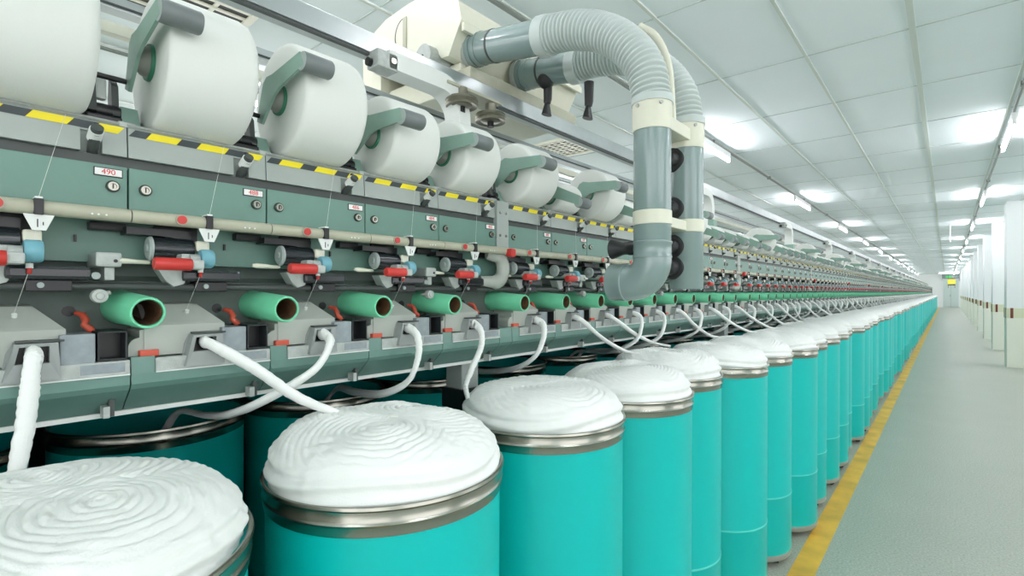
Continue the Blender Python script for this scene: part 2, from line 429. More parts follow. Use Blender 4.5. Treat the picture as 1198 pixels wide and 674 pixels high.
# guide rail with clip, red button
a = MB(); a.cyl((-1.035,.0008,1.537),(-1.035,G-.0008,1.537),.0112,'rail',seg=18); a.box(-1.06,-1.036,.02,.06,1.53,1.545,'rail'); a.box(-1.06,-1.036,.16,.2,1.53,1.545,'rail')
a.cyl((-1.035,-.0008,1.537),(-1.035,.0008,1.537),.0102,'black',seg=18, caps=False)
for yy in (.178,.186,.196): a.cyl((-1.0255,yy,1.534),(-1.0235,yy,1.534),.0016,'white',seg=8)
up('guide_rail', a)
a = MB(); a.cyl((-1.03,.071,1.537),(-1.0205,.071,1.537),.0092,'rail',seg=18); a.cyl((-1.026,.071,1.537),(-1.0185,.071,1.537),.0075,'red',seg=18); up('red_button', a)
a = MB(); a.box(-1.05,-1.021,.1105,.1215,1.5255,1.5495,'black',.001); a.box(-1.05,-1.022,.1115,.1205,1.5485,1.5525,'white',.001); up('rail_clip', a)
a = MB(); a.prism([(.099,1.526),(.134,1.526),(.1245,1.5025),(.109,1.5025)], 'x', -1.029, -1.0262, 'white')
a.box(-1.0266,-1.0256,.1142,.1156,1.507,1.519,'black'); a.box(-1.0266,-1.0256,.1205,.1218,1.510,1.515,'black'); up('guide_plate', a)
# take-off shaft group
a = MB(); a.cyl((-1.062,.034,1.487),(-1.062,.098,1.487),.0205,'blackm',seg=28); up('black_roller', a)
a = MB(); a.lathe([(0,-.002),(.006,-.002),(.008,0),(.018,0),(.021,.003),(.021,.006)], (-1.062,.0295,1.487), (0,1,0), 'gripcap', 28); up('roller_disc', a)
a = MB(); a.box(-1.10,-1.04,.1,.122,1.484,1.504,'cream',.004); a.box(-1.139,-1.10,.05,.12,1.495,1.545,'black'); a.prism([(.0,1.522),(.1,1.522),(.1,1.505),(.045,1.51),(.0,1.51)],'x',-1.10,-1.06,'black'); up('bearing_block', a)
a = MB(); a.lathe([(0,0),(.015,0),(.0168,.003),(.0168,.018),(.015,.021),(0,.021)], (-1.022,.099,1.4705), (0,1,0), 'blue', 24); up('blue_roller', a)
a = MB(); a.lathe([(0,0),(.009,0),(.0108,.003),(.0108,.054),(.0098,.056),(0,.056)], (-1.002,.024,1.458), (0,1,0), 'red', 22); up('red_sleeve', a)
a = MB(); a.box(-1.03,-.995,.079,.099,1.450,1.467,'alu',.004); a.cyl((-1.022,.082,1.468),(-1.022,.098,1.468),.010,'alu',seg=16); a.box(-1.06,-1.02,.07,.092,1.465,1.478,'alu',.003); up('sleeve_bracket', a)
a = MB(); a.prism([(.045,1.452),(.10,1.452),(.085,1.425),(.07,1.42),(.058,1.43)],'x',-1.09,-1.06,'alu'); up('support_plate', a)
a = MB(); a.box(-1.10,-1.052,.082,.182,1.4295,1.4515,'blackm',.006); up('waxing_box', a)
a = MB(); a.cyl((-1.045,.108,1.446),(-1.045,.108,1.4535),.0045,'white',seg=10); a.cyl((-1.046,.108,1.4385),(-1.043,.108,1.447),.003,'red',seg=10); up('thread_eye', a)
a = MB(); a.sweep([(-1.07,.034,1.463),(-1.06,.015,1.4625),(-1.055,-.002,1.463),(-1.055,-.018,1.4635),(-1.055,-.026,1.464)],[.0035,.0038,.0048,.0052,.003],'cream',seg=10); up('lever_handle', a)
a = MB(); a.box(-1.095,-1.062,.105,.16,1.411,1.43,'black',.002); a.cyl((-1.064,.122,1.421),(-1.058,.122,1.421),.0045,'gripcap',seg=12); up('rod_clamp', a)
a = MB(); a.box(-1.106,-1.1,.168,.171,1.494,1.506,'black'); up('lower_slot', a)
a = MB(); a.box(-1.12,-1.085,.185,.235,1.515,1.53,'black',.003); up('upper_slot', a)
# spin box cover
a = MB()
a.prism([(-1.14,1.30),(-1.048,1.30),(-1.048,1.352),(-1.052,1.356),(-1.092,1.388),(-1.14,1.392)], 'y', .022, .116, 'box')
a.add([(-1.048,.116,1.30),(-1.048,.150,1.30),(-1.048,.150,1.352),(-1.048,.116,1.352)],[(0,1,2,3)],'box')
a.add([(-1.048,.116,1.352),(-1.048,.150,1.352),(-1.092,.116,1.388)],[(0,1,2)],'box')
a.add([(-1.14,.150,1.30),(-1.048,.150,1.30),(-1.048,.150,1.352),(-1.14,.150,1.352)],[(3,2,1,0)],'box')
a.add([(-1.092,.116,1.388),(-1.048,.150,1.352),(-1.14,.150,1.352),(-1.14,.116,1.39)],[(0,1,2,3)],'box')
a.prism([(-.006+.022+.016*math.cos(t), 1.316+.016*math.sin(t)) for t in [PI/2+PI/2*q/6 for q in range(7)]]+[(-.0+.0,1.30),(.024,1.30),(.024,1.345),(.016,1.345)], 'x', -1.135, -1.05, 'box')
up('spin_box_cover', a)
a = MB(); a.cyl((-1.0735,.094,1.372),(-1.0700,.094,1.377),.0035,'white',seg=10); up('yarn_outlet', a)
# trumpet (sliver inlet) with a hollow mouth
a = MB(); y0, y1 = .080, .140
a.prism([(y0-.004,1.279),(y1+.002,1.279),(y1,1.336),(y0+.010,1.336),(y0+.002,1.318)], 'x', -1.06, -1.046, 'inlet')
fr = -1.022
mo = [(.090,1.304),(.128,1.304),(.128,1.329),(.095,1.329)]
ou = [(y0-.003,1.279),(y1+.001,1.279),(y1-.002,1.334),(y0+.010,1.334)]
a.add([(fr-(.002 if i > 1 else 0), *p) for i, p in enumerate(ou)]+[(fr-.003, *p) for p in mo], [(0,1,5,4),(1,2,6,5),(2,3,7,6),(3,0,4,7)], 'inlet')
a.add([(fr-(.002 if i > 1 else 0), *p) for i, p in enumerate(ou)]+[(-1.05, *p) for p in ou], [(1,0,4,5),(2,1,5,6),(3,2,6,7),(0,3,7,4)], 'inlet')
a.add([(fr-.003, *p) for p in mo]+[(-1.044, *p) for p in mo], [(0,1,5,4),(1,2,6,5),(2,3,7,6),(3,0,4,7)], 'inlet')
a.add([(-1.044, *p) for p in mo], [(0,1,2,3)], 'black')
a.box(-1.055,-1.03,.092,.146,1.3345,1.338,'greyd',.001)
up('sliver_inlet', a)
a = MB(); a.box(-1.12,-1.034,.141,.184,1.296,1.344,'slate',.002); up('inlet_block', a)
a = MB(); t = .0025
a.box(-1.12,-1.036,.187,.187+t,1.299,1.346,'dkduct'); a.box(-1.12,-1.036,.226-t,.226,1.299,1.346,'dkduct'); a.box(-1.12,-1.036,.187,.226,1.346-t,1.346,'dkduct'); a.box(-1.12,-1.036,.187,.226,1.299,1.299+t,'dkduct'); a.box(-1.122,-1.07,.188,.225,1.3,1.345,'black'); up('square_duct', a)  # black filler paints in the shade inside the hollow duct
a = MB(); a.box(-1.13,-1.032,.035,G-.001,1.2735,1.2975,'alu',.0015); a.box(-1.0325,-1.0312,.165,.222,1.279,1.2945,'slate',.0005); a.box(-1.0325,-1.0305,.035,G-.001,1.2725,1.2745,'white'); up('tray', a)
a = MB(); a.prism([(-1.13,1.205),(-1.088,1.206),(-1.040,1.247),(-1.034,1.256),(-1.034,1.273),(-1.13,1.273)], 'y', .001, G-.001, 'apron'); a.prism([(-1.13,1.27),(-1.034,1.27),(-1.036,1.301),(-1.13,1.303)], 'y', .001, .0345, 'apron'); up('apron', a)
a = MB(); a.box(-1.075,-1.052,.205,.212,1.204,1.232,'greyd'); a.box(-1.07,-1.046,.196,.205,1.203,1.222,'alu',.001); up('apron_clip', a)
a = MB(); a.box(-1.07,-1.04,.014,.042,1.300,1.311,'redbox',.0015); up('red_catch', a)
a = MB(); a.sweep([(-1.11,-.058+G,1.375),(-1.095,-.052+G,1.372),(-1.092,-.048+G,1.362),(-1.085,-.052+G,1.356),(-1.085,-.044+G,1.349),(-1.085,-.04+G,1.343)],[.004,.005,.006,.005,.006,.004],'redbox',seg=8); a.cyl((-1.131,.165,1.378),(-1.128,.165,1.378),.009,'black',seg=14); up('red_spring', a)
a = MB(); a.box(-1.12,-1.05,.187,.222,1.452,1.476,'alu',.004); a.cyl((-1.05,.213,1.462),(-1.0485,.213,1.462),.003,'black',seg=8); a.box(-1.10,-1.06,.2,.214,1.43,1.452,'alu',.002); a.cyl((-1.06,.188,1.437),(-1.052,.188,1.437),.006,'gripcap',seg=12)
plate_mb = a
a = MB(); a.lathe([(0,.002),(.005,.002),(.006,0),(.0105,0),(.0115,-.004),(.0115,-.012)], (-1.035,.19,1.404), (1,0,0), 'alu', 22); a.cyl((-1.07,.19,1.404),(-1.035,.19,1.404),.005,'alu',seg=10); a.cyl((-1.06,.19,1.404),(-1.06,.208,1.41),.004,'alu',seg=8)
knob_mb = a
plate_me = plate_mb.mesh('pivot_plate'); knob_me = knob_mb.mesh('knurled_knob')
a = MB(); a.cyl((-1.12,.19,1.502),(-1.10,.19,1.502),.0055,'steel',seg=12)
# yarn from the box outlet up to the package
a = MB(); a.sweep([(-1.074,.094,1.378),(-1.045,.107,1.44),(-1.03,.113,1.50),(-1.024,.116,1.552),(-1.05,.150,1.689)], .0003, 'yarn', seg=5); up('yarn', a)
# pale housing between packages
a = MB(); a.prism([(-1.13,1.69),(-1.085,1.69),(-1.115,1.74),(-1.13,1.74)], 'y', .0, .028, 'cradle'); up('package_side_guard', a)

# cradle arm; two states. local origin at hub
def cradle(state):
    a = MB(); hx, hz = -1.068, 1.814
    poly = [(-1.122,1.775),(-1.094,1.848),(-1.078,1.858),(-1.05,1.857),(-.935,1.868),(-.92,1.84),(-1.02,1.822),(-1.045,1.812),(-1.1,1.765)]
    a.prism(poly, 'y', .011, .0165, 'cradle')
    a.prism([(-1.05,1.8545),(-.935,1.8655),(-.935,1.8680),(-1.05,1.8585)], 'y', .0165, .021, 'cradle')
    g = MB(); g.lathe([(.0175,0),(.0185,.002),(.0185,.056),(.0165,.059),(0,.059)], (-.927,.0115,1.848), (0,1,0), 'grip', 24); g.lathe([(0,0),(.0175,0)], (-.927,.0114,1.848), (0,1,0), 'gripcap', 24)
    h = MB(); h.lathe([(0,0),(.018,0),(.024,.006),(.028,.016),(.026,.02)], (hx,.0165,hz), (0,1,0), 'hub', 24)
    h.lathe([(.026,0),(.031,0),(.032,.003),(.031,.008),(.026,.008)], (hx,.0305,hz), (0,1,0), 'coregreen', 28)
    l = MB(); l.prism([(-1.125,1.79),(-1.105,1.77),(-1.10,1.735),(-1.09,1.715),(-1.12,1.712),(-1.13,1.75)], 'y', -.012, -.002, 'greyd')
    l.prism([(-1.115,1.795),(-1.095,1.78),(-1.085,1.74),(-1.08,1.715),(-1.11,1.715),(-1.112,1.755)], 'y', -.048, -.036, 'greyd')
    l.cyl((-1.112,-.05,1.785),(-1.112,.012,1.785),.005,'black',seg=10); l.cyl((-1.105,-.05,1.722),(-1.105,.0,1.722),.013,'black',seg=12)
    l.box(-1.125,-1.085,-.05,-.0,1.697,1.712,'black',.003); l.box(-1.11,-1.095,-.036,-.02,1.74,1.775,'alu',.003)
    if state != 'high':
        R, nx, nz, ang = (.054, -1.085, 1.756, math.radians(30)) if state == 'low' else (.098, -1.072, 1.794, math.radians(10))    # arm tilted down toward the aisle
        for q in (a, g, h):
            nv = []
            for (x, y, z) in q.v:
                dx, dz = x-hx, z-hz
                nv.append((nx+dx*math.cos(ang)+dz*math.sin(ang), y, nz-dx*math.sin(ang)+dz*math.cos(ang)))
            q.v = nv
        l.v = [(x, y, 1.69+(z-1.69)*(.78 if state == 'low' else .92)) for (x, y, z) in l.v]
    return a, g, h, l
CR = {}
for st in ('high', 'mid', 'low'):
    q = cradle(st); CR[st] = (q, [x.mesh(n) for x, n in zip(q, ('cradle_arm', 'grip', 'hub', 'pivot_link'))])
def package(R, seg=48):
    b = MB(); b.lathe([(.028,.0365),(R-.012,.0345),(R-.006,.0355),(R-.001,.041),(R,.05),(R+.001,.16),(R-.002,.170),(R-.01,.177),(R-.02,.179),(.02,.179)], (0,0,0), (0,1,0), 'yarn', seg)
    c = MB(); c.lathe([(.022,.033),(.0275,.033),(.0275,.184),(.022,.184),(.022,.033)], (0,0,0), (0,1,0), 'coregreen', 24)
    return b, c
PK = {}
for nm, R, sg in (('full', .118, 72), ('large', .098, 64), ('half', .055, 48)):
    b, c = package(R, sg); j = MB(); b2, c2 = package(R, 28); j.join(b2); j.join(c2)
    PK[nm] = (R, b.mesh('yarn_body'), c.mesh('core_tube'), j.mesh('yarn_package_small'))
# empty tube lying in its holder, origin at mouth
def tube_mb(seg):
    a = MB(); a.lathe([(.0205,-.165),(.0205,-.004),(.0222,0),(.0250,0),(.0262,-.003),(.031,-.172),(.0205,-.172)], (0,0,0), (1,.05,-.05), 'tube', seg)
    i = MB(); i.lathe([(.0203,-.001),(.0203,-.125),(0,-.125)], (0,0,0), (1,.05,-.05), 'kraft', seg)
    return a, i
ta, ti = tube_mb(40); tube_me, tubein_me = ta.mesh('tube_wall'), ti.mesh('tube_lining')
tj = MB(); q1, q2 = tube_mb(20); tj.join(q1); tj.join(q2); tube_small = tj.mesh('empty_tube_small')
# far versions
FAR = {}
skip = {'lock_x', 'yarn_outlet'}
for st in ('mid', 'low'):
    j = MB()
    for n, (mb_, me_) in U.items(): j.join(mb_)
    for q in CR[st][0]: j.join(q)
    FAR[st] = j.mesh('spinning_unit_'+st)

high_set = {-1, 0, 1, 2, 3, 4, 5, 7, 11, 17, 24, 31, 32}
rnd = random.Random(3)
for k in range(33, NU):
    if rnd.random() < .22: high_set.add(k)
def text_mesh(s, size):
    cu = bpy.data.curves.new('digits', 'FONT'); cu.body = s; cu.size = size; cu.extrude = .0004; cu.align_x = 'CENTER'; cu.align_y = 'CENTER'
    o = bpy.data.objects.new('tmp', cu); COL.objects.link(o); bpy.context.view_layer.update()
    dg = bpy.context.evaluated_depsgraph_get(); me = bpy.data.meshes.new_from_object(o.evaluated_get(dg))
    bpy.data.objects.remove(o); me.materials.clear(); me.materials.append(M['ink']); return me
NEAR = 20
for k in range(-2, NU):
    yb = ybase(k); st = ('high' if k < 3 else 'mid') if k in high_set or k < 0 else 'low'
    num = 490-2*k
    if k < 0: ul = 'spinning unit just beyond the left edge of the frame'; w = 'left edge'
    elif k < 5: ul = 'spinning unit with its green front panel numbered %d' % num
    elif k < NEAR: ul = 'green and grey spinning unit, %s from the left edge of the machine' % ORD[k]
    else: ul = 'small distant green and grey spinning unit beyond the grey ducts'
    g = 'spinning units along the machine'
    if k < NEAR:
        u = link('spinning_unit', None, None, (0, yb, 0)); tag(u, ul, 'spinning unit', g)
        for n, (mb_, me_) in U.items(): link({'lock_right': 'lock', 'upper_slot': 'panel_slot', 'lower_slot': 'panel_slot'}.get(n, n), me_, u)
        if k >= 0:
            tm = text_mesh(str(num), .0125)
            t = link('number_text', tm, u, (-1.0477, .2032, 1.6075), (PI/2, 0, PI/2)); t['label'] = 'red number %d on the white plate' % num
        if k in (0, 3, 6, 9): link('pivot_plate', plate_me, u); link('knurled_knob', knob_me, u)
        arm = None
        for n, me_ in zip(('cradle_arm', 'grip', 'hub', 'pivot_link'), CR[st][1]):
            if n == 'cradle_arm': arm = link(n, me_, u)
            elif n in ('grip', 'hub'): link(n, me_, arm)
            else: link(n, me_, u)
    else:
        u = link('spinning_unit', FAR[st], None, (0, yb, 0)); tag(u, ul, 'spinning unit', g)
    # package of yarn
    if st != 'low':
        nm = 'full' if st == 'high' else 'large'; R = PK[nm][0]; loc = (-1.068, yb, 1.814) if st == 'high' else (-1.072, yb, 1.794); cat_l = 'large white yarn package'
    else:
        nm = 'half'; R = PK[nm][0]; loc = (-1.085, yb, 1.69+.054+.012); cat_l = 'half-wound white yarn package'
    if k < 0: pl = 'white yarn package just beyond the left edge of the frame'
    elif k == 0: pl = 'huge-looking white yarn package cut off by the upper left corner'
    elif k < NEAR: pl = '%s, %s from the left, on the cradle above the panels' % (cat_l, ORD[k])
    else: pl = 'small distant %s raised above the others' % 'large white yarn package' if st != 'low' else 'small distant half-wound yarn package on its sloping cradle'
    if k < NEAR:
        p = link('yarn_package', None, None, loc); link('yarn_body', PK[nm][1], p); link('core_tube', PK[nm][2], p)
    else: p = link('yarn_package', PK[nm][3], None, loc)
    tag(p, pl, 'yarn package', 'yarn packages on the machine')
    # empty tube in front of the seam
    ty = yb+.011+rnd.uniform(-.004, .004) if k > 0 else yb+.011
    loc = (-.992, ty, 1.3765)
    if k < 0: tl = 'green tube just beyond the left edge of the frame'
    elif k == 0: tl = 'green tube hidden at the very left edge of the frame'
    elif k <= NEAR: tl = 'empty green yarn tube, %s from the left in the row' % ORD[k-1]
    else: tl = 'small distant empty green tube beyond the grey ducts'
    if k < NEAR:
        p = link('empty_tube', None, None, loc); link('tube_wall', tube_me, p); link('tube_lining', tubein_me, p)['label'] = 'brown cardboard lining'
    else: p = link('empty_tube', tube_small, None, loc)
    tag(p, tl, 'tube', 'empty green tubes in a row')

# ------------------------------------------------------------------ overhead rails
r_ = link('overhead_rail', None, None, (0, 0, 0)); tag(r_, 'long brushed steel rail running overhead above the yarn packages', 'rail')
a = MB(); a.prism([(-1.252,2.098),(-1.252,2.152),(-1.256,2.156),(-1.31,2.156),(-1.31,2.098)], 'y', -1.5, YEND, 'bsteel'); link('beam', a.mesh('beam'), r_)
a = MB(); a.box(-1.27, -1.256, -1.5, YEND, 2.090, 2.098, 'greyd'); link('current_strip', a.mesh('current_strip'), r_)
r2 = link('support_rail', None, None, (0, 0, 0)); tag(r2, 'lower blue-grey rail running behind the yarn packages', 'rail')
a = MB(); a.box(-1.49, -1.45, -1.5, YEND, 2.06, 2.09, 'bsteel', .002); a.box(-1.452,-1.446,-1.5,YEND,2.066,2.070,'greyd'); link('beam', a.mesh('beam2'), r2)
a = MB(); a.box(-1.72, -1.69, -1.5, YEND, 2.10, 2.13, 'cream', .002); link('rear_beam', a.mesh('beam3'), r2)
# cream curved brackets carrying the rail, one at each section post
a = MB()
path = [(-1.25,-.30,2.082),(-1.25,-.10,2.082)]+[(-1.25,-.10+.10*math.sin(t),1.982+.10*math.cos(t)) for t in [PI/2*q/10 for q in range(1,11)]]+[(-1.25,0,1.9)]
prev = None
n = len(path); vs = []
for i, p in enumerate(path):
    T = Vector(path[min(i+1, n-1)])-Vector(path[max(i-1, 0)]); T.normalize(); N = Vector((1,0,0)).cross(T)
    for sx in (-.035, .035):
        for sn in (-.026, .026):
            q = Vector(p)+Vector((sx, 0, 0))+N*sn; vs.append(q)
fs = []
for i in range(n-1):
    o = i*4; fs += [(o, o+1, o+5, o+4), (o+1, o+3, o+7, o+5), (o+3, o+2, o+6, o+7), (o+2, o, o+4, o+6)]
fs += [(0,2,3,1), (4*n-4, 4*n-3, 4*n-1, 4*n-2)]
a.add(vs, fs, 'white'); br_me = a.mesh('curved_arm')
a = MB(); a.box(-1.30,-1.2,-.04,.03,1.69,1.905,'cradle',.004); bp_me = a.mesh('upright')
a = MB(); a.box(-1.27,-1.215,-.34,-.27,2.05,2.10,'alu',.004); a.cyl((-1.214,-.29,2.075),(-1.208,-.29,2.075),.009,'steel',seg=14); a.cyl((-1.25,-.352,2.066),(-1.25,-.335,2.066),.012,'black',seg=14); bb_me = a.mesh('clamp')
for i, py in enumerate(allp):
    g = link('rail_bracket', None, None, (0, py+.03, 0))
    tag(g, ('%s cream curved bracket holding the overhead rail' % ORD[i]) if i < 4 else 'small distant cream curved bracket under the overhead rail', 'bracket', 'rail brackets')
    link('curved_arm', br_me, g); link('upright', bp_me, g); link('clamp', bb_me, g)
# ------------------------------------------------------------------ travelling cleaner with its ducts
tv = link('travelling_cleaner', None, None, (0, 0, 0)); tag(tv, 'cream travelling suction unit on the overhead rail with two grey ducts', 'machine')
a = MB()
poly = [(-1.83,2.33),(-1.83,2.49),(-1.735,2.52),(-1.60,2.53),(-1.47,2.53),(-1.31,2.44),(-1.295,2.37),(-1.36,2.26),(-1.40,2.262),(-1.43,2.305),(-1.49,2.262),(-1.62,2.262)]
def taper(poly, f, cx, cz): return [(cx+(x-cx)*f, cz+(z-cz)*f) for x, z in poly]
ya, yb_ = 1.24, 2.0
vs = [(x, ya+.012, z) for x, z in poly]+[(x, ya, z) for x, z in taper(poly, .985, -1.56, 2.4)]
n = len(poly)
a.prism(poly, 'y', ya, yb_, 'cream')
link('housing', a.mesh('housing'), tv)
a = MB(); a.box(-1.8,-1.36,1.30,1.95,2.16,2.262,'cream',.01); a.prism([(-1.93,2.30),(-1.93,2.44),(-1.85,2.50),(-1.80,2.50),(-1.80,2.2),(-1.86,2.2)],'y',1.26,1.7,'cream'); a.box(-1.36,-1.29,1.28,1.96,2.156,2.22,'rail',.006); a.box(-1.30,-1.285,1.245,2.0,2.33,2.36,'cream',.004); link('carriage', a.mesh('carriage'), tv)
a = MB(); a.prism([(-1.62+.055*math.cos(t), 2.42+.065*math.sin(t)) for t in [PI/2+PI*q/14 for q in range(15)]], 'y', 1.2375, 1.24, 'greyd'); a.prism([(-1.617+.05*math.cos(t), 2.42+.06*math.sin(t)) for t in [PI/2+PI*q/14 for q in range(15)]], 'y', 1.2368, 1.2376, 'cream'); a.box(-1.622,-1.60,1.236,1.24,2.355,2.485,'rail'); link('access_slot', a.mesh('access_slot'), tv)
a = MB(); a.cyl((-1.455,1.20,2.275),(-1.455,1.30,2.275),.042,'alu',seg=28); a.cyl((-1.455,1.197,2.275),(-1.455,1.2,2.275),.004,'black',seg=8); link('running_wheel', a.mesh('running_wheel'), tv)
for (yy, zz) in ((1.17, 2.035), (1.31, 2.02)):
    a = MB(); a.lathe([(0,-.012),(.03,-.012),(.036,-.008),(.052,-.012),(.055,-.006),(.05,0),(.055,.006),(.052,.014),(.02,.018),(.02,.05)], (-1.22, yy, zz), (0,0,1), 'bronze', 30); a.cyl((-1.22,yy,zz-.03),(-1.22,yy,zz-.01),.012,'black',seg=12)
    link('drive_pulley', a.mesh('drive_pulley'), tv)
a = MB(); a.box(-1.30,-1.21,1.10,1.36,2.080,2.090,'rail',.002); link('drive_plate', a.mesh('drive_plate'), tv)

def smooth_path(pts, n):
    # Catmull-Rom
    P = [Vector(p) for p in pts]; P = [P[0]*2-P[1]]+P+[P[-1]*2-P[-2]]; out = []
    m_ = len(P)-3
    for i in range(n):
        t = i/(n-1)*m_; k = min(int(t), m_-1); f = t-k
        a, b, c, d = P[k:k+4]
        out.append(.5*((2*b)+(c-a)*f+(2*a-5*b+4*c-d)*f*f+(3*b-a-3*c+d)*f**3))
    return out
def duct(yc, wall_x, pts, zbot, rr, label, elbow):
    x0 = -.63
    d = link('suction_duct', None, tv); d['label'] = label
    # straight slate tube out of the housing
    a = MB(); s0, s1 = Vector(pts[0]), Vector(pts[1]); e = s0+(s1-s0)*1.0
    Dv = (s1-s0).normalized()
    a.cyl(s0, e, .056, 'duct', seg=40)
    c = MB()
    for t, rad in ((.0,.064),(.02,.061),(.045,.0585)): c.cyl(s0+Dv*(t-.02), s0+Dv*(t+.0), rad, 'alu' if t < .02 else 'duct', seg=40)
    c.cyl(s0+Dv*.10, s0+Dv*.108, .0575, 'greyd', seg=40)
    link('straight_pipe', a.mesh('straight_pipe'), d); link('pipe_collar', c.mesh('pipe_collar'), d)
    # corrugated hose
    hp = smooth_path(pts[1:], 400)
    L = [0]
    for i in range(1, len(hp)): L.append(L[-1]+(hp[i]-hp[i-1]).length)
    # resample evenly
    N = int(L[-1]/.0018); hp2 = []; j = 0
    for i in range(N+1):
        t = L[-1]*i/N
        while j < len(L)-2 and L[j+1] < t: j += 1
        f = (t-L[j])/max(L[j+1]-L[j], 1e-9); hp2.append(hp[j].lerp(hp[j+1], f))
    rad = []
    for i in range(N+1):
        t = L[-1]*i/N; w = .5+.5*math.cos(2*PI*t/.0155)
        base = .0605+(.0545-.0605)*min(1, t/L[-1])
        rad.append(base-.0105*(1-w)**1.5)
    a = MB(); a.sweep(hp2, rad, 'ductl', seg=40, up=(0,1,0)); link('corrugated_hose', a.mesh('corrugated_hose'), d)
    a = MB(); a.cyl(s1-Dv*.012, s1+Dv*.03, .0645, 'ductl', seg=40); link('hose_clamp', a.mesh('hose_clamp'), d)
    a = MB(); a.cyl((x0,yc,1.935),(x0,yc,1.955),.0575,'ductl',seg=40); link('hose_clamp', a.mesh('lower_hose_clamp'), d)
    a = MB(); a.lathe([(.048,0),(.054,0),(.0545,.004),(.0545,.076),(.054,.08),(.048,.08)], (x0,yc,1.86), (0,0,1), 'cream', 40)
    for q in range(2): 
        ang = -1.9+q*1.2; a.cyl((x0+.053*math.cos(ang), yc+.053*math.sin(ang), 1.925), (x0+.059*math.cos(ang), yc+.059*math.sin(ang), 1.925), .005, 'alu', seg=10)
    link('coupling', a.mesh('coupling'), d)
    a = MB(); a.lathe([(0,zbot),(.05,zbot),(.0515,zbot+.002),(.0515,1.862)], (x0,yc,0), (0,0,1), 'duct', 40); link('vertical_pipe', a.mesh('vertical_pipe'), d)
    a = MB(); a.lathe([(.0515,0),(.0535,.001),(.0535,.038),(.0515,.039)], (x0,yc,1.598), (0,0,1), 'cream', 40); link('clamp_band', a.mesh('clamp_band'), d)
    if elbow:
        a = MB(); a.lathe([(.0515,0),(.054,.001),(.054,.006),(.0525,.009),(.0525,.038),(.055,.041),(.055,.046),(.0515,.048)], (x0,yc,1.505), (0,0,1), 'duct', 40)
        R = .062; cx, cz = x0-R, 1.505-.004
        p = [(x0,yc,1.51)]+[(cx+R*math.cos(t), yc, cz+R*math.sin(t)) for t in [-PI/2*q/16 for q in range(17)]]+[(x0-R-.03,yc,cz-R)]
        a.sweep(p, .0525, 'duct', seg=40, up=(0,1,0), caps=False)
        ex = x0-R-.012
        a.lathe([(.0525,0),(.0555,.002),(.0555,.012),(.0545,.014),(.0545,.05),(.0525,.052),(.049,.052),(.049,0)], (ex,yc,cz-R), (-1,0,0), 'duct', 40)
        link('elbow', a.mesh('elbow'), d)
    return d
d1 = duct(1.343, 0, [(-1.33,1.343,2.308),(-1.01,1.343,2.253),(-.90,1.343,2.236),(-.80,1.343,2.198),(-.715,1.343,2.135),(-.652,1.343,2.045),(-.63,1.343,1.94)], 1.50, .05, 'front duct, with a bottom elbow', True)
d2 = duct(1.589, 0, [(-1.30,1.589,2.285),(-1.05,1.589,2.250),(-.95,1.589,2.245),(-.83,1.589,2.215),(-.725,1.589,2.145),(-.655,1.589,2.05),(-.63,1.589,1.94)], 1.42, .05, 'rear duct, without an elbow', False)
# side plate between ducts, cream loop
a = MB(); a.box(-.665,-.60,1.38,1.56,1.878,1.915,'cream',.003); link('duct_spacer', a.mesh('duct_spacer'), tv)
a = MB(); a.box(-.66,-.61,1.38,1.56,1.60,1.63,'cream',.003); link('duct_spacer', a.mesh('lower_duct_spacer'), tv)
a = MB(); a.sweep(smooth_path([(-.715,1.44,2.225),(-.67,1.44,2.185),(-.640,1.44,2.13),(-.625,1.445,2.07),(-.62,1.45,1.99),(-.62,1.46,1.905)],40), .011, 'cream', seg=12); link('cream_cable', a.mesh('cream_cable'), tv)
def cup(y, z, x=-.655):
    a = MB(); a.lathe([(0,.042),(.012,.042),(.02,.036),(.024,.024),(.025,.016),(.034,.014),(.038,.008),(.038,.002),(.03,-.004),(.02,-.01)], (x, y, z), (.0,-1,.0), 'rubber', 30)
    link('suction_cup', a.mesh('suction_cup'), d2)
for z in (1.825, 1.671, 1.553, 1.487): cup(1.548, z)
a = MB(); a.cyl((-.68,1.343,1.538),(-.70,1.343,1.538),.021,'black',seg=20); a.lathe([(.019,0),(.018,.02),(.03,.058),(.026,.058),(.012,.02)], (-.698,1.343,1.538), (-1,0,0), 'rubber', 24); link('side_nozzle', a.mesh('side_nozzle'), d1)
for (x, y, zt) in ((-1.17,1.60,2.245),(-.985,1.60,2.19)):
    a = MB(); 
    if x < -1.1: a.ball((x, y-.03, zt-.02), .034, 'rubber', 18)
    a.sweep([(x,y-.02,zt-.02),(x,y-.02,zt-.09),(x-.003,y-.02,zt-.105)], [.018,.016,.014], 'rubber', seg=16)
    a.sweep([(x-.003,y-.02,zt-.105),(x-.006,y-.02,zt-.15)], [.012,.026], 'rubber', seg=16, squash=.6); link('cleaning_nozzle', a.mesh('cleaning_nozzle'), d2)

